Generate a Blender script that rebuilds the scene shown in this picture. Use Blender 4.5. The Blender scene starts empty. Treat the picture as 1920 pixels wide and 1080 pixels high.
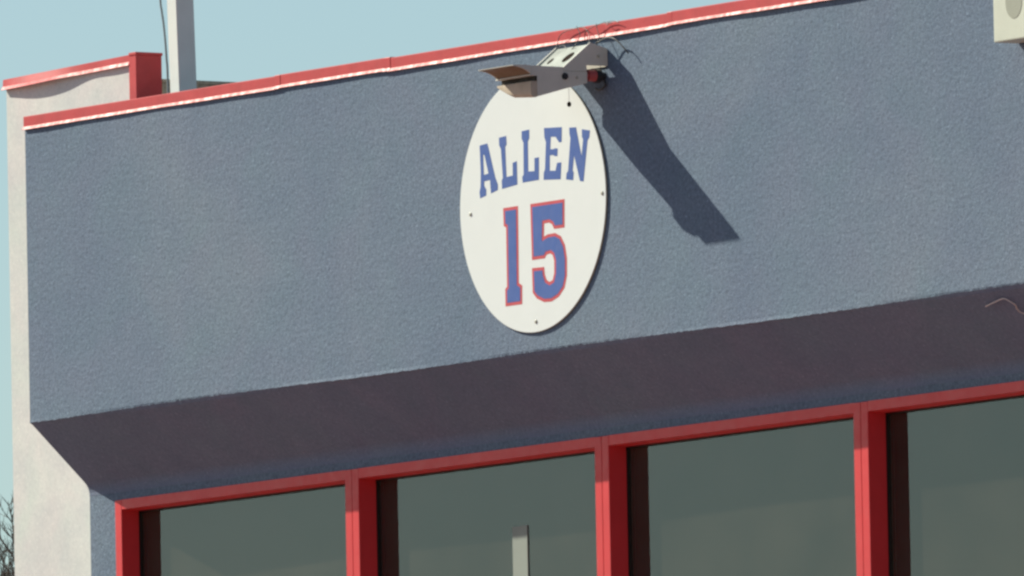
import bpy, bmesh, math, random
from mathutils import Vector, Matrix
from mathutils.geometry import tessellate_polygon

S = bpy.context.scene
COL = S.collection
H = 8.6                       # height of the sign centre above the ground; all heights below are relative to it

# ------------------------------------------------------------------ camera
TH, PH, RO = math.radians(55.93027), math.radians(4.799565), math.radians(-1.11687)
F = Vector((-math.sin(TH) * math.cos(PH), math.cos(TH) * math.cos(PH), math.sin(PH)))
R0 = Vector((math.cos(TH), math.sin(TH), 0.0))
U0 = R0.cross(F)
R = math.cos(RO) * R0 + math.sin(RO) * U0
U = -math.sin(RO) * R0 + math.cos(RO) * U0
cam = bpy.data.cameras.new("camera")
cam.sensor_width = 36.0
cam.lens = 38906.4 / 1920.0 * 36.0
cam.clip_start = 1.0
cam.clip_end = 9000.0
camo = bpy.data.objects.new("camera", cam)
COL.objects.link(camo)
m = Matrix((R, U, -F)).transposed().to_4x4()
m.translation = Vector((65.6211, -44.49013, -6.983988 + H))
camo.matrix_world = m
S.camera = camo

# ------------------------------------------------------------------ light
TO_SUN = Vector((-2.30, -1.0, 1.82)).normalized()
EL = math.asin(TO_SUN.z)
ROT = math.atan2(TO_SUN.x, TO_SUN.y)
w = bpy.data.worlds.new("World")
S.world = w
w.use_nodes = True
nt = w.node_tree
nt.nodes.clear()
sky = nt.nodes.new("ShaderNodeTexSky")
sky.sky_type = 'NISHITA'
sky.sun_disc = False
sky.sun_elevation = EL
sky.sun_rotation = ROT
sky.altitude = 200
sky.air_density = 1.0
sky.dust_density = 0.8
sky.ozone_density = 2.5
bg = nt.nodes.new("ShaderNodeBackground")
bg.inputs[1].default_value = 0.063
wo = nt.nodes.new("ShaderNodeOutputWorld")
tint = nt.nodes.new("ShaderNodeMix")                      # the same slight cyan cast over the whole sky
tint.data_type = 'RGBA'
tint.blend_type = 'MULTIPLY'
tint.inputs[0].default_value = 1.0
tint.inputs[7].default_value = (0.965, 1.035, 0.985, 1.0)
nt.links.new(sky.outputs[0], tint.inputs[6])
nt.links.new(tint.outputs[2], bg.inputs[0])
nt.links.new(bg.outputs[0], wo.inputs[0])

sun = bpy.data.lights.new("sun", 'SUN')
sun.energy = 4.75
sun.angle = math.radians(0.5)
sun.color = (1.0, 0.95, 0.80)
suno = bpy.data.objects.new("sun", sun)
COL.objects.link(suno)
suno.rotation_euler = TO_SUN.to_track_quat('Z', 'Y').to_euler()
suno.location = (-30, -20, 40)

S.view_settings.view_transform = 'Standard'
S.view_settings.look = 'None'
S.view_settings.gamma = 1.0
S.view_settings.exposure = 0.70
S.view_settings.use_curve_mapping = False
S.render.engine = 'CYCLES'
S.cycles.filter_width = 2.6
S.cycles.max_bounces = 10
S.cycles.transparent_max_bounces = 12

# ------------------------------------------------------------------ materials
def new_mat(name):
    mt = bpy.data.materials.new(name)
    mt.use_nodes = True
    n = mt.node_tree
    p = n.nodes["Principled BSDF"]
    return mt, n, p

def coords(n):
    tc = n.nodes.new("ShaderNodeNewGeometry")
    return tc.outputs["Position"]

def noise(n, scale, detail=4.0, rough=0.55, vec=None, dist=0.0):
    t = n.nodes.new("ShaderNodeTexNoise")
    t.inputs["Scale"].default_value = scale
    t.inputs["Detail"].default_value = detail
    t.inputs["Roughness"].default_value = rough
    t.inputs["Distortion"].default_value = dist
    n.links.new(vec if vec else coords(n), t.inputs["Vector"])
    return t.outputs["Fac"]

def ramp(n, fac, stops):
    r = n.nodes.new("ShaderNodeValToRGB")
    while len(r.color_ramp.elements) < len(stops):
        r.color_ramp.elements.new(0.5)
    for e, (pos, c) in zip(r.color_ramp.elements, stops):
        e.position = pos
        e.color = (c[0], c[1], c[2], 1.0)
    n.links.new(fac, r.inputs[0])
    return r.outputs[0]

def mix(n, fac, a, b, mode='MIX'):
    x = n.nodes.new("ShaderNodeMix")
    x.data_type = 'RGBA'
    x.blend_type = mode
    for s, v in ((x.inputs[0], fac), (x.inputs[6], a), (x.inputs[7], b)):
        if hasattr(v, "is_linked"):
            n.links.new(v, s)
        else:
            s.default_value = v if not isinstance(v, tuple) else (v[0], v[1], v[2], 1.0)
    return x.outputs[2]

def bump(n, p, height, strength, distance):
    b = n.nodes.new("ShaderNodeBump")
    b.inputs["Strength"].default_value = strength
    b.inputs["Distance"].default_value = distance
    n.links.new(height, b.inputs["Height"])
    n.links.new(b.outputs[0], p.inputs["Normal"])

def stretch(n, sx, sy, sz):
    v = n.nodes.new("ShaderNodeVectorMath")
    v.operation = 'MULTIPLY'
    v.inputs[1].default_value = (sx, sy, sz)
    n.links.new(coords(n), v.inputs[0])
    return v.outputs[0]

def add(n, a, b, kb=1.0):
    k = n.nodes.new("ShaderNodeMath")
    k.operation = 'MULTIPLY_ADD'
    k.inputs[1].default_value = kb
    n.links.new(b, k.inputs[0])
    n.links.new(a, k.inputs[2])
    return k.outputs[0]

def stucco(name, dark, mid, light, bs=1.0, dist=0.0024, rough=0.78, streak=0.15, grain=1.0):
    mt, n, p = new_mat(name)
    big = noise(n, 1.1, 3.0, 0.55, dist=0.6)
    base = ramp(n, big, [(0.30, dark), (0.52, mid), (0.75, light)])
    gn = noise(n, 62.0, 3.0, 0.6)
    g = ramp(n, gn, [(0.25, (0.66, 0.68, 0.70)), (0.50, (1, 1, 1)), (0.64, (1.14, 1.13, 1.12)), (0.80, (1.55, 1.50, 1.42))])  # light end paints sparkle onto the grain
    c = mix(n, grain, base, mix(n, 1.0, base, g, 'MULTIPLY'))
    sp = noise(n, 105.0, 2.0, 0.5)
    sc_ = ramp(n, sp, [(0.24, (0.72, 0.73, 0.76)), (0.42, (1, 1, 1)), (0.60, (1, 1, 1)), (0.72, (1.75, 1.70, 1.60))])  # finer specks, sunlit sparkle put into the colour
    c = mix(n, grain, c, mix(n, 1.0, c, sc_, 'MULTIPLY'))
    hue = noise(n, 2.6, 3.0, 0.6, dist=0.5)
    hr = ramp(n, hue, [(0.32, (1.05, 0.985, 1.0)), (0.5, (1, 1, 1)), (0.68, (0.955, 1.012, 0.985))])
    c = mix(n, 1.0, c, hr, 'MULTIPLY')
    mid_n = noise(n, 7.0, 4.0, 0.6)
    s = ramp(n, mid_n, [(0.3, (0.93, 0.94, 0.96)), (0.7, (1.06, 1.05, 1.04))])
    c = mix(n, 1.0, c, s, 'MULTIPLY')
    st = noise(n, 5.0, 3.0, 0.5, stretch(n, 1.0, 1.0, 0.10))
    sr = ramp(n, st, [(0.35, (0.95, 0.95, 0.96)), (0.65, (1.04, 1.04, 1.03))])
    c = mix(n, streak, c, mix(n, 1.0, c, sr, 'MULTIPLY'))
    n.links.new(c, p.inputs["Base Color"])
    p.inputs["Roughness"].default_value = rough
    p.inputs["Specular IOR Level"].default_value = 0.35
    h = add(n, noise(n, 36.0, 5.0, 0.70), noise(n, 95.0, 3.0, 0.6), 0.7)
    bump(n, p, h, bs, dist)
    return mt

def paint(name, col, rough=0.4, spec=0.5, var=0.08, bs=0.15, dist=0.0005, coat=0.0):
    mt, n, p = new_mat(name)
    f = noise(n, 9.0, 5.0, 0.6)
    d = tuple(x * (1 - var) for x in col)
    l = tuple(min(1.0, x * (1 + var)) for x in col)
    n.links.new(ramp(n, f, [(0.3, d), (0.7, l)]), p.inputs["Base Color"])
    r = noise(n, 30.0, 3.0, 0.6)
    rr = ramp(n, r, [(0.3, (rough * 0.8,) * 3), (0.7, (min(1, rough * 1.25),) * 3)])
    n.links.new(rr, p.inputs["Roughness"])
    p.inputs["Specular IOR Level"].default_value = spec
    p.inputs["Coat Weight"].default_value = coat
    if bs:
        bump(n, p, noise(n, 14.0, 3.0, 0.5), bs, dist)
    return mt

M = {}
M["blue"] = stucco("blue_grey_stucco", (0.091, 0.138, 0.208), (0.104, 0.152, 0.218), (0.118, 0.166, 0.224))
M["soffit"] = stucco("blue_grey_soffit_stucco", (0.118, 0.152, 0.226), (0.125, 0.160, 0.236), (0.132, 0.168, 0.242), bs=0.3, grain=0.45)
M["cream"] = stucco("cream_stucco", (0.545, 0.56, 0.54), (0.57, 0.585, 0.56), (0.59, 0.605, 0.575), bs=0.12, dist=0.0006, rough=0.9, grain=0.25)
M["tan"] = stucco("tan_stucco", (0.42, 0.35, 0.26), (0.46, 0.38, 0.28), (0.50, 0.42, 0.31), bs=0.3)
M["red"] = paint("red_painted_metal", (0.59, 0.034, 0.039), rough=0.42, spec=0.36, var=0.05)
M["red_cap"] = paint("red_metal_flashing", (0.47, 0.048, 0.052), rough=0.52, spec=0.30, var=0.12, bs=0.05, dist=0.0010)
M["seal"] = paint("black_rubber_seal", (0.012, 0.011, 0.010), rough=0.5, spec=0.3, bs=0)
M["sign"] = paint("white_sign_face", (0.68, 0.722, 0.71), rough=0.35, spec=0.4, var=0.012, bs=0)
M["edge"] = paint("sign_edge", (0.42, 0.38, 0.28), rough=0.5, bs=0)
M["ink"] = paint("blue_vinyl_lettering", (0.036, 0.092, 0.325), rough=0.4, var=0.05, bs=0)
M["rim"] = paint("red_vinyl_outline", (0.50, 0.052, 0.068), rough=0.4, var=0.05, bs=0)
M["screw"] = paint("dull_steel_screw", (0.36, 0.36, 0.29), rough=0.55, bs=0)
M["lamp"] = paint("lamp_grey_white_paint", (0.56, 0.55, 0.49), rough=0.6, spec=0.3, var=0.10, bs=0.2)
M["lamp_in"] = paint("shaded_underside_brown", (0.20, 0.135, 0.085), rough=0.75, var=0.2, bs=0.3)  # visor's underside: shade and warm bounce put into the colour
M["lid"] = paint("greenish_grey_lid", (0.34, 0.365, 0.33), rough=0.7, spec=0.2, var=0.22, bs=0.3)  # darker copy of the lamp paint, holds down the sunlight on the lid
M["shield"] = paint("tan_shield_paint", (0.45, 0.385, 0.30), rough=0.7, spec=0.2, var=0.18, bs=0.3)  # plain tan, warmer than the lamp paint
M["dark"] = paint("dark_lens", (0.028, 0.024, 0.017), rough=0.6, spec=0.2, bs=0)
M["dark_brown"] = paint("near_black_brown", (0.016, 0.008, 0.004), rough=0.95, spec=0.05, var=0.4, bs=0)
M["black"] = paint("black_plastic", (0.02, 0.02, 0.022), rough=0.45, bs=0)
M["gland"] = paint("faded_red_plastic", (0.42, 0.075, 0.075), rough=0.5, bs=0)
M["post"] = paint("white_painted_steel", (0.65, 0.71, 0.67), rough=0.5, spec=0.3, var=0.04, bs=0.2)
M["box"] = paint("off_white_enamel", (0.55, 0.585, 0.49), rough=0.5, spec=0.3, var=0.03, bs=0.1)
M["boxgrey"] = paint("grey_oval_print", (0.33, 0.35, 0.285), rough=0.6, spec=0.2, var=0.03, bs=0)
M["strip"] = paint("pale_grey_strip", (0.225, 0.26, 0.225), rough=0.6, var=0.03, bs=0)
M["cable"] = paint("grey_cable", (0.19, 0.24, 0.255), rough=0.6, bs=0)
M["pale"] = paint("pale_wire", (0.55, 0.50, 0.48), rough=0.5, bs=0)
M["room"] = paint("beige_room_paint", (0.45, 0.40, 0.31), rough=0.9, var=0.05, bs=0)
M["ceil"] = paint("grey_green_ceiling", (0.22, 0.27, 0.26), rough=0.9, var=0.05, bs=0)
M["roofing"] = paint("grey_roofing", (0.22, 0.21, 0.19), rough=0.9, var=0.2, bs=0.5, dist=0.004)
M["bark"] = paint("grey_brown_bark", (0.17, 0.155, 0.125), rough=0.9, var=0.3, bs=0)

def ground_mat():
    mt, n, p = new_mat("dry_ground")
    a = noise(n, 0.05, 5.0, 0.6)
    b = noise(n, 3.0, 6.0, 0.65)
    c = ramp(n, a, [(0.35, (0.215, 0.125, 0.105)), (0.65, (0.285, 0.165, 0.142))])
    d = ramp(n, b, [(0.3, (0.8, 0.8, 0.8)), (0.7, (1.15, 1.15, 1.12))])
    n.links.new(mix(n, 1.0, c, d, 'MULTIPLY'), p.inputs["Base Color"])
    p.inputs["Roughness"].default_value = 0.95
    bump(n, p, b, 0.5, 0.02)
    return mt
M["ground"] = ground_mat()

def glass_mat():
    mt = bpy.data.materials.new("tinted_window_glass")
    mt.use_nodes = True
    n = mt.node_tree
    n.nodes.clear()
    out = n.nodes.new("ShaderNodeOutputMaterial")
    tr = n.nodes.new("ShaderNodeBsdfTransparent")
    tr.inputs[0].default_value = (0.66, 0.70, 0.70, 1)
    gl = n.nodes.new("ShaderNodeBsdfGlossy")
    gl.inputs["Roughness"].default_value = 0.0
    gl.inputs[0].default_value = (0.82, 0.95, 1.0, 1)
    fr = n.nodes.new("ShaderNodeFresnel")
    fr.inputs[0].default_value = 1.65
    m1 = n.nodes.new("ShaderNodeMixShader")
    n.links.new(fr.outputs[0], m1.inputs[0])
    n.links.new(tr.outputs[0], m1.inputs[1])
    n.links.new(gl.outputs[0], m1.inputs[2])
    df = n.nodes.new("ShaderNodeBsdfDiffuse")           # a film of dust on the pane
    df.inputs[0].default_value = (0.56, 0.46, 0.33, 1)
    f = noise(n, 2.5, 4.0, 0.6)
    fac = ramp(n, f, [(0.3, (0.018,) * 3), (0.7, (0.046,) * 3)])
    m2 = n.nodes.new("ShaderNodeMixShader")
    n.links.new(fac, m2.inputs[0])
    n.links.new(m1.outputs[0], m2.inputs[1])
    n.links.new(df.outputs[0], m2.inputs[2])
    n.links.new(m2.outputs[0], out.inputs[0])
    return mt
M["glass"] = glass_mat()

# ------------------------------------------------------------------ helpers
def link(name, me, mat, parent=None):
    o = bpy.data.objects.new(name, me)
    COL.objects.link(o)
    if mat is not None:
        for x in (mat if isinstance(mat, (list, tuple)) else [mat]):
            me.materials.append(x)
    if parent is not None:
        o.parent = parent
    return o

def obj(name, bm, mat, parent=None, smooth=False, bevel=0.0):
    bmesh.ops.remove_doubles(bm, verts=bm.verts, dist=1e-6)
    if bevel:
        bmesh.ops.bevel(bm, geom=[e for e in bm.edges], offset=bevel, segments=2, affect='EDGES', profile=0.6)
    bmesh.ops.recalc_face_normals(bm, faces=bm.faces)
    me = bpy.data.meshes.new(name)
    bm.to_mesh(me)
    bm.free()
    if smooth:
        me.polygons.foreach_set("use_smooth", [True] * len(me.polygons))
    o = link(name, me, mat, parent)
    o.location = (0, 0, 0)
    return o

def thing(name, label, cat, group=None):
    o = bpy.data.objects.new(name, None)
    o.empty_display_size = 0.2
    COL.objects.link(o)
    tag(o, label, cat, group)
    return o

def tag(o, label, cat, group=None):
    o["label"] = label
    o["category"] = cat
    if group:
        o["group"] = group
    return o

def box(bm, x0, x1, y0, y1, z0, z1):
    vs = [bm.verts.new((x, y, z + H)) for x in (x0, x1) for y in (y0, y1) for z in (z0, z1)]
    for f in ((0, 1, 3, 2), (4, 6, 7, 5), (0, 4, 5, 1), (2, 3, 7, 6), (0, 2, 6, 4), (1, 5, 7, 3)):
        bm.faces.new([vs[i] for i in f])

def prism(bm, prof, xs, warp=None):
    """Sweep a (y, z) outline along X through the stations xs, capped at both ends."""
    rows = []
    for x in xs:
        row = []
        for i, (y, z) in enumerate(prof):
            p = (x, y, z)
            if warp:
                p = warp(i, *p)
            row.append(bm.verts.new((p[0], p[1], p[2] + H)))
        rows.append(row)
    k = len(prof)
    for a, b in zip(rows, rows[1:]):
        for i in range(k):
            bm.faces.new((a[i], a[(i + 1) % k], b[(i + 1) % k], b[i]))
    bm.faces.new(rows[0])
    bm.faces.new(rows[-1][::-1])

def span(a, b, step):
    n = max(1, round((b - a) / step))
    return [a + (b - a) * i / n for i in range(n + 1)]

def tube(bm, pts, r, sides=6):
    pts = [Vector(p) for p in pts]
    n = len(pts)
    rings = []
    for i, p in enumerate(pts):
        d = (pts[min(i + 1, n - 1)] - pts[max(i - 1, 0)]).normalized()
        a = d.orthogonal().normalized()
        b = d.cross(a)
        rr = r[i] if isinstance(r, (list, tuple)) else r
        rings.append([bm.verts.new(p + rr * (math.cos(t) * a + math.sin(t) * b))
                      for t in [2 * math.pi * j / sides for j in range(sides)]])
    # keep rings from twisting: match each ring to its neighbour
    for k in range(1, n):
        prev, cur = rings[k - 1], rings[k]
        best = min(range(sides), key=lambda s: sum((prev[j].co - cur[(j + s) % sides].co).length for j in range(sides)))
        rings[k] = cur[best:] + cur[:best]
    for a, b in zip(rings, rings[1:]):
        for j in range(sides):
            bm.faces.new((a[j], a[(j + 1) % sides], b[(j + 1) % sides], b[j]))
    bm.faces.new(rings[0][::-1])
    bm.faces.new(rings[-1])

def spline(pts, k=6):
    P = [Vector(p) for p in pts]
    out = []
    for i in range(len(P) - 1):
        a, b, c, d = P[max(i - 1, 0)], P[i], P[i + 1], P[min(i + 2, len(P) - 1)]
        for j in range(k):
            t = j / k
            out.append(0.5 * (2 * b + (c - a) * t + (2 * a - 5 * b + 4 * c - d) * t * t + (3 * b - a - 3 * c + d) * t ** 3))
    out.append(P[-1])
    return out

def up(pts):
    return [(x, y, z + H) for x, y, z in pts]

def cyl(bm, p, axis, r, h, seg=24, r2=None):
    a = Vector(axis).normalized()
    tube(bm, [Vector(p), Vector(p) + a * h], [r, r if r2 is None else r2], seg)

# ------------------------------------------------------------------ ground
bm = bmesh.new()
g = 4000.0
vs = [bm.verts.new(v) for v in ((-g, -g, 0), (g, -g, 0), (g, g, 0), (-g, g, 0))]
bm.faces.new(vs)
o = obj("ground", bm, M["ground"])
o["kind"] = "structure"

# ------------------------------------------------------------------ the blue building
ZT, ZB, D, ZS, XL = 0.640, -0.5745, 0.2763, -0.8298, -3.6043
XR = 6.2
XW0, BAY = -3.4147, 1.7358
ZH = -0.8937                       # top of the window frames
ZSILL = -2.75
MUL = [XW0, -1.7111, 0.0247, 1.7605, 3.4963, 5.2321]
TB = 0.17                          # wall thickness
bld = thing("building", "blue grey stucco building front with red window frames and an overhanging upper band", "building")

rnd = random.Random(5)
jx = [rnd.uniform(-1, 1) for _ in range(2000)]
def edge_jit(x, k):
    t = (x - XL) * 90.0
    i = int(t) % 1990
    f = t - int(t)
    a = jx[i] * (1 - f) + jx[i + 1] * f
    return a * k + 0.0035 * math.sin(x * 2.3 + 0.7)

def warp_fascia(i, x, y, z):
    if i == 2:
        return (x, y + 0.6 * edge_jit(x + 3, 0.0016), z + edge_jit(x, 0.0020))
    if i == 0:
        return (x, y, z)
    return (x, y, z)
xs = span(XL, XR, 0.011)
bm = bmesh.new()
prism(bm, [(0, ZT), (0, ZB + 0.010), (0, ZB), (D + TB, ZB + 0.012), (D + TB, ZT)], xs, warp_fascia)
obj("fascia", bm, M["blue"], bld)
def warp_soffit(i, x, y, z):
    if i == 0:
        return (x, y + 0.6 * edge_jit(x + 3, 0.0016) + 0.0006, z + edge_jit(x, 0.0020))
    return (x, y, z)
bm = bmesh.new()
T1, CC, T2 = (D - 0.0234, ZS + 0.0216), (D, ZS), (D - 0.0006, ZS - 0.033)
cove = [tuple((1 - t) ** 2 * a + 2 * t * (1 - t) * b + t * t * c for a, b, c in zip(T1, CC, T2)) for t in (0, 0.2, 0.4, 0.6, 0.8, 1.0)]  # rounding added to soften the shade step between soffit and wall
prism(bm, [(0, ZB), (0.0108, ZB - 0.010)] + cove + [(D + TB, ZS - 0.033), (D + TB, ZB + 0.008)], xs, warp_soffit)
obj("soffit", bm, M["soffit"], bld)

bm = bmesh.new()
ZS2 = ZS - 0.0332
box(bm, XL, XW0, D, D + TB, -H, ZS2)
box(bm, XW0, MUL[-1], D, D + TB, ZH, ZS2)
box(bm, XW0, MUL[-1], D, D + TB, -H, ZSILL)
box(bm, MUL[-1], XR, D, D + TB, -H, ZS2)
obj("wall", bm, M["blue"], bld)

# the rest of the shell: side walls, back wall, roof, and the room behind the glass
bm = bmesh.new()
box(bm, XL, XL + 0.15, 0.60, 5.6, -H, 0.20)
box(bm, XR - 0.15, XR, D + TB, 5.6, -H, 0.20)
box(bm, XL, XR, 5.6, 5.8, -H, 0.20)
obj("side_wall", bm, M["blue"], bld)
bm = bmesh.new()
box(bm, XL + 0.15, XR - 0.15, D + TB, 5.6, 0.0, 0.12)
obj("roof", bm, M["roofing"], bld)
bm = bmesh.new()
box(bm, XL + 0.16, XR - 0.16, 2.55, 2.65, -3.6, -0.76)
obj("interior_wall", bm, M["room"], bld)
bm = bmesh.new()
box(bm, XL + 0.16, XR - 0.16, D + TB + 0.01, 2.55, -0.80, -0.74)
obj("ceiling", bm, M["ceil"], bld)
bm = bmesh.new()
box(bm, XL + 0.16, XR - 0.16, D + TB + 0.01, 2.55, -3.6, -3.5)
obj("floor", bm, M["ceil"], bld)

# red metal coping in lengths that do not meet quite true
cop = [(0.30, 0.655), (0.0, 0.6465), (-0.0025, 0.6455), (-0.0030, 0.643), (-0.0026, 0.6055), (-0.0098, 0.5937),
       (-0.0090, 0.5927), (-0.0012, 0.598), (-0.0012, 0.642), (0.30, 0.645)]
joints = [XL - 0.006, -1.762, -0.985, 0.948, 3.05, XR]
for k in range(len(joints) - 1):
    a, b = joints[k], joints[k + 1]
    dz = (0.0, 0.0022, -0.001, 0.0026, 0.0)[k]
    dy = (0.0, -0.0016, -0.0006, -0.0022, 0.0)[k]
    def wob(i, x, y, z, dz=dz, dy=dy, k=k):
        s = 0.0012 * math.sin(x * 4.1 + k) + 0.0007 * math.sin(x * 11.3 + 2 * k)
        lip = 1.0 if i in (5, 6) else 0.35
        return (x, y + dy + s * lip, z + dz + 0.6 * s * lip)
    bm = bmesh.new()
    prism(bm, cop, span(a + 0.0012, b - 0.0012, 0.05), wob)
    obj("coping_length", bm, M["red_cap"], bld)
# short cover plates at the joints
for k, x in enumerate(joints[1:-1]):
    bm = bmesh.new()
    c2 = [(0.02, 0.6482), (-0.0052, 0.6472), (-0.0060, 0.645), (-0.0055, 0.6050), (-0.0122, 0.5932),
          (-0.0116, 0.5922), (-0.0045, 0.6040), (-0.0045, 0.6440), (0.02, 0.6480)]
    prism(bm, [(y + 0.0002, z + 0.001) for y, z in c2], [x - (0.022, 0.03, 0.018, 0.02)[k], x + 0.014])
    obj("coping_joint_plate", bm, M["red_cap"], bld)

# windows: two jambs, a head, a seal and the pane each
JW, JD = 0.0462, 0.078
for i in range(5):
    x0, x1 = MUL[i] + 0.0012, MUL[i + 1] - 0.0012
    bm = bmesh.new()
    # head, with a small step in its underside
    prism(bm, [(D - 0.004, ZH), (D - 0.004, ZH - 0.0385), (D + 0.030, ZH - 0.0395), (D + 0.032, ZH - 0.042), (D + JD, ZH - 0.043), (D + JD, ZH)],
          [x0 + JW, x1 - JW])
    win = obj("window", bm, M["red"], bld)
    for (a, b) in ((x0, x0 + JW), (x1 - JW, x1)):
        bm = bmesh.new()
        left = a == x0
        box(bm, a, b, D - 0.005, D + JD, ZSILL + 0.06, ZH - 0.0006)
        obj("jamb", bm, M["red"], win, bevel=0.0022)
        bm = bmesh.new()
        xi = b if left else a
        s = 1 if left else -1
        q = sorted((xi - s * 0.010, xi + s * 0.0035))
        box(bm, q[0], q[1], D + JD, D + JD + 0.009, ZSILL + 0.06, ZH - 0.043)
        obj("seal", bm, M["seal"], win)
    bm = bmesh.new()
    box(bm, x0 + JW, x1 - JW, D + JD, D + JD + 0.009, ZH - 0.050, ZH - 0.036)
    obj("seal", bm, M["seal"], win)
    bm = bmesh.new()
    box(bm, x0, x1, D - 0.02, D + JD + 0.02, ZSILL + 0.001, ZSILL + 0.06)
    obj("sill", bm, M["red"], win, bevel=0.003)
    bm = bmesh.new()
    box(bm, x0 + JW - 0.004, x1 - JW + 0.004, D + JD + 0.0095, D + JD + 0.0155, ZSILL + 0.062, ZH - 0.040)
    obj("pane", bm, M["glass"], win)

# pale strip standing against the second pane
bm = bmesh.new()
YG = D + JD + 0.0048
box(bm, -0.7275, -0.6250, YG, YG + 0.004, ZSILL + 0.062, -1.187)
tag(obj("upright_strip", bm, M["strip"], None, bevel=0.0008),
    "pale upright strip with a square top against the window pane below the round sign", "strip")

# ------------------------------------------------------------------ cream building end behind the blue one
crm = thing("parapet_wall", "cream stucco wall with a red metal cap rising behind the left end of the blue front", "wall")
YP = 0.452
XA, XB = -4.447, -3.475
ca, cb = 0.886, 0.904
def ztop(x):
    return ca + (cb - ca) * (x - XA) / (XB - XA)
bm = bmesh.new()
n = 20
rows = []
for x in span(XA, XB - 0.003, 0.06):
    rows.append([bm.verts.new((x, YP + 0.004, -H + H)), bm.verts.new((x, YP + 0.004, ztop(x) - 0.006 + H)),
                 bm.verts.new((x, YP + 0.110, ztop(x) - 0.006 + H)), bm.verts.new((x, YP + 0.110, 0))])
for a, b in zip(rows, rows[1:]):
    for i in range(4):
        bm.faces.new((a[i], a[(i + 1) % 4], b[(i + 1) % 4], b[i]))
bm.faces.new(rows[0])
bm.faces.new(rows[-1][::-1])
obj("wall_face", bm, M["cream"], crm)

# cap flashing, buckled outward near its far end
capprof = [(0.117, 0.0), (0.0, 0.0), (-0.003, -0.0015), (-0.0035, -0.028), (-0.010, -0.042), (-0.009, -0.043), (0.002, -0.036), (0.002, -0.006), (0.117, -0.004)]
def capwarp(i, x, y, z):
    t = (x - XA) / (XB - XA)
    bulge = 0.019 * math.exp(-((t - 0.27) / 0.23) ** 2) + 0.0015 * math.sin(t * 17)
    k = {3: 0.55, 4: 1.0, 5: 1.0, 6: 0.9, 2: 0.12}.get(i, 0.0)
    return (x, YP + y - bulge * k, z + ztop(x) - (0.004 * math.exp(-((t - 0.2) / 0.2) ** 2) if i in (3, 4, 5, 6) else 0))
bm = bmesh.new()
prism(bm, capprof, span(XA - 0.012, XB - 0.049, 0.02), capwarp)
obj("wall_cap", bm, M["red_cap"], crm)
bm = bmesh.new()
box(bm, XB - 0.048, XB + 0.004, YP - 0.006, YP + 0.117, -0.3, ztop(XB) + 0.002)
obj("end_flashing", bm, M["red_cap"], crm, bevel=0.002)
bm = bmesh.new()
box(bm, XB - 0.046, XB + 0.0075, YP - 0.0085, YP + 0.120, ztop(XB) - 0.006, ztop(XB) + 0.006)
obj("end_cap", bm, M["red_cap"], crm, bevel=0.002)
bm = bmesh.new()
box(bm, XA, -3.50, YP + 0.118, 3.2, -H, 0.795)
obj("side_wall", bm, M["tan"], crm)
bm = bmesh.new()
box(bm, XA - 0.01, -3.494, YP + 0.1215, 3.21, 0.795, 0.8085)
obj("side_coping", bm, M["tan"], crm)

# ------------------------------------------------------------------ square post and the cable beside it on the roof
bm = bmesh.new()
lean = -0.036
q = []
for z in (0.12, 2.6):
    dx = lean * (z - 0.723)
    q.append([bm.verts.new((x + dx, y, z + H)) for x, y in ((-3.3085, 0.500), (-3.2385, 0.500), (-3.2385, 0.584), (-3.3085, 0.584))])
for i in range(4):
    bm.faces.new((q[0][i], q[0][(i + 1) % 4], q[1][(i + 1) % 4], q[1][i]))
bm.faces.new(q[0]); bm.faces.new(q[1][::-1])
tag(obj("square_post", bm, M["post"], None, bevel=0.003),
    "white square steel post standing on the roof behind the red coping", "post")
bm = bmesh.new()
pc = [(-3.412, 0.5, 1.733), (-3.387, 0.5, 1.383), (-3.3685, 0.5, 1.123), (-3.359, 0.5, 1.067), (-3.347, 0.5, 1.013), (-3.336, 0.5, 0.937), (-3.33, 0.5, 0.872), (-3.324, 0.5, 0.793), (-3.323, 0.5, 0.433), (-3.323, 0.5, 0.103)]
tube(bm, spline(up(pc)), 0.0045, 8)
tag(obj("cable", bm, M["cable"], None, smooth=True),
    "thin grey cable hanging down along the left of the white square post", "cable")

# ------------------------------------------------------------------ round sign
sign = thing("round_sign", "round white sign with arched blue lettering above a red edged blue number", "sign")
bm = bmesh.new()
N = 128
y0, y1 = -0.0090, -0.0020
cf = [bm.verts.new((0.5 * math.cos(2 * math.pi * i / N), y0 + 0.001, 0.5 * math.sin(2 * math.pi * i / N) + H)) for i in range(N)]
cg = [bm.verts.new((0.4985 * math.cos(2 * math.pi * i / N), y0, 0.4985 * math.sin(2 * math.pi * i / N) + H)) for i in range(N)]
cb_ = [bm.verts.new((0.5 * math.cos(2 * math.pi * i / N), y1, 0.5 * math.sin(2 * math.pi * i / N) + H)) for i in range(N)]
bm.faces.new(cg)
bm.faces.new(cb_[::-1])
for i in range(N):
    j = (i + 1) % N
    bm.faces.new((cf[i], cf[j], cg[j], cg[i]))
    bm.faces.new((cb_[i], cb_[j], cf[j], cf[i])).material_index = 1
me_o = obj("sign_disc", bm, [M["sign"], M["edge"]], sign)

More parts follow.
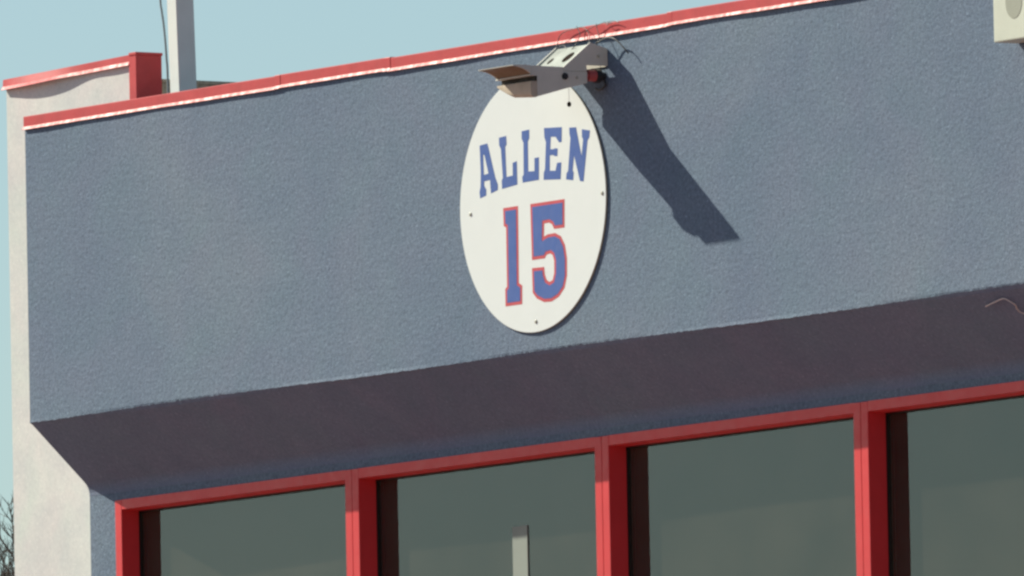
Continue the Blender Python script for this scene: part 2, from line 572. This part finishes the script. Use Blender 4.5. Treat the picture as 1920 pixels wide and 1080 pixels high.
LET = [
 ("A", [(-0.3538, 0.2481), (-0.303, 0.252), (-0.2944, 0.2314), (-0.2721, 0.1684), (-0.2521, 0.1148), (-0.2367, 0.0891), (-0.2374, 0.0694), (-0.2812, 0.0608), (-0.2843, 0.084), (-0.2865, 0.1132), (-0.3297, 0.1107), (-0.3303, 0.0909), (-0.3172, 0.0761), (-0.318, 0.0548), (-0.3569, 0.048), (-0.36, 0.0705), (-0.3522, 0.0897), (-0.3492, 0.1445), (-0.352, 0.2211)],
  [(-0.3332, 0.2133), (-0.3223, 0.2124), (-0.2966, 0.1363), (-0.3306, 0.1322)]),
 ("L", [(-0.2196, 0.267), (-0.1733, 0.2697), (-0.1716, 0.2391), (-0.1812, 0.2308), (-0.1761, 0.1114), (-0.1298, 0.1136), (-0.1292, 0.1623), (-0.1036, 0.1662), (-0.1028, 0.0793), (-0.2047, 0.0712), (-0.2063, 0.1018), (-0.1979, 0.1102), (-0.2075, 0.2239), (-0.2189, 0.2401)], None),
 ("L", [(-0.0633, 0.2785), (-0.0144, 0.2803), (-0.0155, 0.2485), (-0.0251, 0.2386), (-0.0265, 0.12), (0.0194, 0.1176), (0.0212, 0.1677), (0.0483, 0.1684), (0.0454, 0.085), (-0.063, 0.0835), (-0.065, 0.1035), (-0.055, 0.1118), (-0.0523, 0.2349), (-0.0642, 0.2527)], None),
 ("E", [(0.09, 0.2774), (0.2085, 0.2707), (0.2051, 0.2172), (0.1905, 0.2164), (0.167, 0.2403), (0.132, 0.2433), (0.1265, 0.1927), (0.1491, 0.1908), (0.1627, 0.1935), (0.1772, 0.1908), (0.1741, 0.1652), (0.159, 0.1665), (0.1473, 0.1721), (0.1231, 0.1726), (0.1203, 0.1106), (0.1623, 0.107), (0.1742, 0.1363), (0.2, 0.1357), (0.1936, 0.0746), (0.0804, 0.082), (0.0829, 0.1077), (0.0915, 0.1191), (0.1016, 0.2246), (0.0915, 0.2438)], None),
 ("N", [(0.2622, 0.2639), (0.3052, 0.2617), (0.3405, 0.1464), (0.3546, 0.2119), (0.347, 0.2247), (0.3479, 0.2504), (0.3986, 0.2414), (0.3935, 0.2176), (0.3813, 0.2065), (0.349, 0.0532), (0.3276, 0.0565), (0.2893, 0.1599), (0.2764, 0.1003), (0.2831, 0.0906), (0.2784, 0.0637), (0.2339, 0.0705), (0.2373, 0.0915), (0.2484, 0.0996), (0.269, 0.2254), (0.263, 0.2411)], None)]
DIG = [
 ("1", [(-0.2016, -0.0050), (-0.0998, -0.0050), (-0.1042, -0.3014), (-0.0817, -0.3127), (-0.0842, -0.3845), (-0.1978, -0.3845), (-0.198, -0.3176), (-0.185, -0.3092), (-0.1838, -0.0808), (-0.1998, -0.0748)]),
 ("5", [(-0.0151, -0.0050), (0.2187, -0.0050), (0.2149, -0.1139), (0.1433, -0.1137), (0.1313, -0.0951), (0.1105, -0.0863), (0.0767, -0.0873), (0.0733, -0.1378), (0.1005, -0.1305), (0.1511, -0.13), (0.1885, -0.1449), (0.2151, -0.1803), (0.2275, -0.2334), (0.2252, -0.2996), (0.2068, -0.3455), (0.1678, -0.3755), (0.1167, -0.3904), (0.0662, -0.3887), (0.0161, -0.3705), (-0.0101, -0.347), (-0.0119, -0.2519), (0.0709, -0.2539), (0.0741, -0.2826), (0.086, -0.3049), (0.1067, -0.3147), (0.128, -0.3083), (0.139, -0.2831), (0.1407, -0.2358), (0.1314, -0.2137), (0.1148, -0.2053), (0.0894, -0.2079), (0.0763, -0.2211), (-0.0108, -0.2211), (-0.0126, -0.1283)])]

def plate(name, loops, y, th, mat, parent):
    """A thin cut-out of vinyl: outline (with holes) at depth y, th thick."""
    bm = bmesh.new()
    flat = [p for lp in loops for p in lp]
    tris = tessellate_polygon([[Vector((a, b, 0)) for a, b in lp] for lp in loops])
    fr = [bm.verts.new((a, y, b + H)) for a, b in flat]
    bk = [bm.verts.new((a, y + th, b + H)) for a, b in flat]
    for t in tris:
        bm.faces.new([fr[i] for i in t])
    k = 0
    for lp in loops:
        for i in range(len(lp)):
            j = (i + 1) % len(lp)
            bm.faces.new((fr[k + i], fr[k + j], bk[k + j], bk[k + i]))
        k += len(lp)
    return obj(name, bm, mat, parent)

def inset(poly, d):
    n = len(poly)
    area = sum(poly[i][0] * poly[(i + 1) % n][1] - poly[(i + 1) % n][0] * poly[i][1] for i in range(n))
    s = 1 if area > 0 else -1
    out = []
    for i in range(n):
        a, b, c = Vector(poly[i - 1]), Vector(poly[i]), Vector(poly[(i + 1) % n])
        e1, e2 = (b - a).normalized(), (c - b).normalized()
        n1, n2 = Vector((-e1.y, e1.x)) * s, Vector((-e2.y, e2.x)) * s
        m_ = n1 + n2
        m_ = m_ / max(0.35, m_.length_squared / 2)
        out.append(tuple(b + m_ * d))
    return out

for ch, outer, hole in LET:
    plate("letter", [inset(outer, -0.0016)] + ([inset(hole, 0.0012)] if hole else []), -0.0096, 0.0005, M["ink"], sign)
for ch, outer in DIG:
    dg = plate("digit", [inset(outer, 0.0125)], -0.0102, 0.0005, M["ink"], sign)
    plate("digit_outline", [outer], -0.0096, 0.0005, M["rim"], dg)
for sx, sz in ((-0.427, -0.010), (0.475, -0.004), (0.008, -0.459), (0.012, 0.462)):
    bm = bmesh.new()
    p = Vector((sx, -0.0093, sz + H))
    tube(bm, [p, p + Vector((0, -0.002, 0)), p + Vector((0, -0.0038, 0))], [0.0078, 0.0074, 0.004], 16)
    obj("screw", bm, M["screw"], sign)

# ------------------------------------------------------------------ sign light
lamp = thing("sign_light", "weathered grey metal floodlight on a bracket above the round sign", "light")
LX0, LX1 = 0.2810, 0.5165
def poly_solid(bm, near, far, x1=LX1, x0=LX0):
    """Two outlines in (x, y, z), near and far, bridged into a solid."""
    a = [bm.verts.new((x, y, z + H)) for x, y, z in near]
    b = [bm.verts.new((x, y, z + H)) for x, y, z in far]
    k = len(a)
    for i in range(k):
        bm.faces.new((a[i], a[(i + 1) % k], b[(i + 1) % k], b[i]))
    bm.faces.new(a[::-1])
    bm.faces.new(b)

# bracket: two cheeks
cheek = [(-0.0015, 0.480), (-0.0015, 0.546), (-0.080, 0.567), (-0.203, 0.4705), (-0.203, 0.455), (-0.099, 0.455), (-0.099, 0.480)]
for xa, xb in ((LX0 - 0.001, LX0 + 0.006), (LX1 - 0.006, LX1 + 0.001)):
    bm = bmesh.new()
    poly_solid(bm, [(xb, y, z) for y, z in cheek], [(xa, y, z) for y, z in cheek])
    obj("bracket_cheek", bm, M["lamp"], lamp)
# sloping lid between the cheeks, with two knock-outs
def lid(s, off):            # s: 0 at the bottom, 1 at the top of the slope; off: out from the surface
    y, z = -0.201 + 0.121 * s, 0.4665 + 0.098 * s
    return y - 0.629 * off, z + 0.777 * off
bm = bmesh.new()
l = [lid(0, -0.004), lid(1, -0.004), lid(1, -0.009), lid(0, -0.009)]
poly_solid(bm, [(LX1 - 0.0065, y, z) for y, z in l], [(LX0 + 0.0065, y, z) for y, z in l])
obj("bracket_lid", bm, M["lid"], lamp)
for cx, s, rx, rs in ((0.338, 0.46, 0.011, 0.019), (0.448, 0.52, 0.025, 0.031)):
    bm = bmesh.new()
    ring = []
    for j in range(20):
        t = 2 * math.pi * j / 20
        y, z = lid(s + rs * math.sin(t) / 0.156, -0.0032)
        ring.append((cx + rx * math.cos(t), y, z))
    poly_solid(bm, ring, [(x, y + 0.002, z - 0.0025) for x, y, z in ring])
    obj("knockout_hole", bm, M["dark_brown"], lamp)  # no opening: a dark rusty disc carries the hole's shade in its colour
# flange that screws to the wall
bm = bmesh.new()
box(bm, LX0 + 0.007, LX1 - 0.007, -0.006, -0.0015, 0.478, 0.548)
obj("wall_plate", bm, M["lamp"], lamp)

# lamp housing
YF = -0.354
bm = bmesh.new()
main = [(-0.0955, 0.4545), (-0.0955, 0.411), (-0.193, 0.3875), (-0.315, 0.3545), (-0.326, 0.3515), (-0.326, 0.469), (-0.204, 0.469), (-0.204, 0.4545)]
def fx(y, z):               # the far side tucks in towards the bottom
    t = max(0.0, min(1.0, (0.405 - z) / 0.055))
    return LX0 + 0.105 * t
def fz(y, z):
    return z + 0.010 * max(0.0, min(1.0, (0.405 - z) / 0.055))
def solid(prof, inset_x=0.0):
    poly_solid(bm, [(LX1 - inset_x, y, z) for y, z in prof], [(fx(y, z) + inset_x, y, fz(y, z)) for y, z in prof])
solid(main)
solid([(-0.326, 0.4305), (YF, 0.4305), (YF, 0.469), (-0.326, 0.469)])
obj("housing", bm, M["lamp"], lamp, bevel=0.0016)
bm = bmesh.new()
solid([(-0.3262, 0.3520), (-0.334, 0.3485), (-0.342, 0.3475), (-0.349, 0.3500), (-0.3535, 0.3550), (-0.356, 0.3620), (-0.357, 0.3720), (-0.357, 0.390), (-0.356, 0.402), (YF, 0.4105), (-0.3262, 0.4105)])
obj("lower_shield", bm, M["shield"], lamp, bevel=0.0014)

bm = bmesh.new()
solid([(-0.3265, 0.411), (-0.334, 0.411), (-0.334, 0.430), (-0.3265, 0.430)], 0.003)
obj("lens", bm, M["dark"], lamp)
# visor over the opening
bm = bmesh.new()
under = [(-0.4375, 0.4660), (-0.420, 0.4640), (-0.402, 0.4605), (-0.386, 0.4555), (-0.372, 0.4490), (-0.361, 0.4420), (YF - 0.0005, 0.4370)]
vis = [(YF - 0.0005, 0.4700), (-0.385, 0.4712), (-0.415, 0.4708), (-0.4375, 0.4690)] + under
poly_solid(bm, [(LX1, y, z) for y, z in vis], [(LX0, y, z) for y, z in vis])
visor = obj("visor", bm, M["lamp"], lamp)
bm = bmesh.new()
lo = [(y, z - 0.0006) for y, z in under]
hi = [(y, z + 0.001) for y, z in under[::-1]]
poly_solid(bm, [(LX1 - 0.006, y, z) for y, z in lo + hi], [(LX0 + 0.006, y, z) for y, z in lo + hi])
obj("visor_underside", bm, M["lamp_in"], visor)  # thin brown sheet added to colour the visor's shaded underside
# lip under the visor
bm = bmesh.new()
lp_ = [(YF - 0.0005, 0.4365), (-0.3585, 0.4360), (-0.3590, 0.4310), (YF - 0.0005, 0.4305)]
poly_solid(bm, [(LX1 + 0.001, y, z) for y, z in lp_], [(LX0 - 0.001, y, z) for y, z in lp_])
obj("lens_rim", bm, M["lamp"], lamp)
# pivot bolt
bm = bmesh.new()
cyl(bm, (LX1, -0.201, 0.433 + H), (1, 0, 0), 0.0135, 0.008, 6)
cyl(bm, (LX1 + 0.008, -0.201, 0.433 + H), (1, 0, 0), 0.0075, 0.006, 12)
obj("pivot_bolt", bm, M["black"], lamp)
bm = bmesh.new()
cyl(bm, (LX1 + 0.001, -0.045, 0.515 + H), (1, 0, 0), 0.006, 0.004, 8)
obj("screw", bm, M["screw"], lamp)
bm = bmesh.new()
cyl(bm, (LX1, -0.145, 0.430 + H), (1, 0, 0), 0.006, 0.003, 8)
obj("screw", bm, M["screw"], lamp)
# red cable gland and its black nut below the bracket
bm = bmesh.new()
cyl(bm, (0.492, -0.080, 0.443 + H), (0, 1, 0), 0.021, 0.034, 18, 0.0225)
cyl(bm, (0.492, -0.0885, 0.443 + H), (0, 1, 0), 0.013, 0.009, 14)
gl = obj("cable_gland", bm, M["gland"], lamp)
bm = bmesh.new()
cyl(bm, (0.492, -0.046, 0.443 + H), (0, 1, 0), 0.027, 0.022, 8)
cyl(bm, (0.492, -0.024, 0.443 + H), (0, 1, 0), 0.015, 0.023, 12)
obj("gland_nut", bm, M["black"], gl)
bm = bmesh.new()
tube(bm, spline(up([(0.492, -0.088, 0.440), (0.47, -0.115, 0.425), (0.46, -0.12, 0.43), (0.455, -0.110, 0.450)])), 0.006, 8)
obj("wire", bm, M["black"], lamp)
bm = bmesh.new()
tube(bm, spline(up([(0.505, -0.010, 0.428), (0.520, -0.014, 0.410), (0.506, -0.014, 0.398), (0.47, -0.010, 0.392), (0.44, -0.005, 0.40)])), 0.0045, 8)
obj("wire", bm, M["black"], lamp)
# pull cord with a dark knob
bm = bmesh.new()
tube(bm, up([(0.5135, -0.180, 0.392), (0.5135, -0.1795, 0.36), (0.514, -0.180, 0.334)]), 0.0008, 6)
pc_ = obj("pull_cord", bm, M["pale"], lamp)
bm = bmesh.new()
bmesh.ops.create_uvsphere(bm, u_segments=16, v_segments=10, radius=0.0092, matrix=Matrix.Translation((0.514, -0.180, 0.327 + H)) @ Matrix.Diagonal((0.9, 0.9, 1.12, 1)))
obj("knob", bm, M["dark_brown"], pc_, smooth=True)
# stray wires that spring out over the coping
WIRES = [
 [(0.245, -0.055, 0.560), (0.218, -0.025, 0.600), (0.228, -0.020, 0.632), (0.262, -0.016, 0.652), (0.315, -0.014, 0.660), (0.366, -0.012, 0.662), (0.402, -0.018, 0.640), (0.430, -0.024, 0.605), (0.452, -0.040, 0.570)],
 [(0.395, -0.020, 0.585), (0.400, -0.022, 0.620), (0.432, -0.020, 0.645), (0.482, -0.018, 0.660), (0.530, -0.014, 0.668), (0.582, -0.014, 0.668), (0.622, -0.016, 0.654)],
 [(0.470, -0.018, 0.668), (0.478, -0.020, 0.640), (0.490, -0.024, 0.612), (0.505, -0.030, 0.585), (0.500, -0.050, 0.560)],
 [(0.520, -0.016, 0.672), (0.548, -0.018, 0.650), (0.556, -0.020, 0.660), (0.575, -0.018, 0.655)],
 [(0.335, -0.018, 0.672), (0.352, -0.020, 0.645), (0.368, -0.024, 0.610), (0.362, -0.040, 0.575), (0.380, -0.060, 0.555)],
 [(0.500, -0.040, 0.566), (0.545, -0.034, 0.582), (0.580, -0.030, 0.582), (0.615, -0.030, 0.572), (0.648, -0.028, 0.550), (0.674, -0.026, 0.528), (0.690, -0.022, 0.512)],
 [(0.275, -0.075, 0.555), (0.290, -0.060, 0.575), (0.330, -0.070, 0.570), (0.372, -0.080, 0.548), (0.420, -0.085, 0.560)],
]
for k, pts in enumerate(WIRES):
    bm = bmesh.new()
    pts = [(x, y, z if z < 0.61 or k == 5 else 0.61 + (z - 0.61) * 0.62) for x, y, z in pts]
    tube(bm, spline(up(pts), 5), 0.0016 if k != 5 else 0.0026, 6)
    obj("wire", bm, M["black"], lamp, smooth=True)

# the arm is swung a little towards the far side on its wall plate
for o in lamp.children_recursive:
    if o.name.startswith("wire"):
        continue
    for v in o.data.vertices:
        k = max(0.0, -v.co.y) / 0.4375
        v.co.x -= 0.0535 * k
        v.co.y += 0.0365 * k
        v.co.z += 0.0060 * k

# ------------------------------------------------------------------ white box sign at the right edge
bs = thing("box_sign", "off white box with a grey oval shape at the top right of the blue front", "sign box")
bm = bmesh.new()
box(bm, 3.2135, 3.78, -0.108, -0.002, 0.3215, 0.76)
obj("box_body", bm, M["box"], bs, bevel=0.005)
bm = bmesh.new()
ov = []
cx, hw = 3.346, 0.052
for j in range(17):
    t = math.pi + math.pi * j / 16
    ov.append((cx + hw * math.cos(t), 0.462 + 0.062 * math.sin(t)))
for j in range(17):
    t = math.pi * j / 16
    ov.append((cx + hw * math.cos(t), 0.62 + 0.062 * math.sin(t)))
plate("oval_mark", [ov], -0.1092, 0.001, M["boxgrey"], bs)

# ------------------------------------------------------------------ loose wire under the soffit, right
bm = bmesh.new()
tube(bm, spline(up([(2.905, 0.048, -0.630), (2.982, 0.036, -0.620), (3.047, 0.030, -0.613), (3.073, 0.041, -0.626), (3.088, 0.054, -0.640), (3.078, 0.068, -0.652), (3.085, 0.087, -0.668), (3.16, 0.12, -0.69)])), 0.0026, 6)
tag(obj("loose_wire", bm, M["pale"], None, smooth=True), "pale loose wire hanging under the shaded soffit at the right", "wire")

# ------------------------------------------------------------------ bare tree far behind, left
tree = thing("bare_tree", "bare leafless tree showing behind the left edge of the cream wall", "tree")
tr = random.Random(11)
base = Vector((-105.10, 64.43, 0.0))
TOP = 7.55 + H
bt, bb, bw = bmesh.new(), bmesh.new(), bmesh.new()
trunk = [base, base + Vector((0.1, 0.06, 3.0)), base + Vector((-0.04, 0.1, 6.4)), base + Vector((0.08, 0.02, 11.5)), base + Vector((0.0, 0.0, 15.0))]
tube(bt, trunk, [0.34, 0.27, 0.21, 0.14, 0.06], 10)
def limb(bm_, p, d, L, r, k):
    pts = [p]
    dd = d.normalized()
    n = 4 if k < 3 else 3
    for i in range(n):
        dd = (dd + Vector((tr.uniform(-.24, .24), tr.uniform(-.24, .24), tr.uniform(-.05, .22)))).normalized()
        pts.append(pts[-1] + dd * L / n)
    tube(bm_, pts, [r * (1 - 0.7 * i / n) for i in range(n + 1)], (6, 5, 4, 3, 3)[k])
    return pts
def grow(p, d, L, r, k):
    pts = limb(bb if k < 2 else bw, p, d, L, r, k)
    if k == 4:
        return
    n = len(pts) - 1
    for i in range((7, 6, 6, 6)[k]):
        t = tr.uniform(0.25, 0.999) * n
        a = pts[int(t)].lerp(pts[int(t) + 1], t - int(t))
        u = Vector((tr.uniform(-1, 1), tr.uniform(-1, 1), tr.uniform(-0.2, 1.1)))
        grow(a, (d.normalized() * 0.8 + u * 0.85), L * tr.uniform(0.42, 0.62), max(0.0042, r * 0.47), k + 1)
for i in range(12):
    z = 6.2 + i * 0.76
    a = i * 2.4
    p = base + Vector((0.02, 0.04, z))
    grow(p, Vector((math.cos(a), math.sin(a), 0.9)), 4.2 * (1 - 0.055 * i), 0.12 - 0.006 * i, 0)
obj("trunk", bt, M["bark"], tree)
obj("branches", bb, M["bark"], tree)
tw = obj("twigs", bw, M["bark"], tree)
tw["kind"] = "stuff"
print("TREE", max(v.co.z for v in tw.data.vertices), TOP)
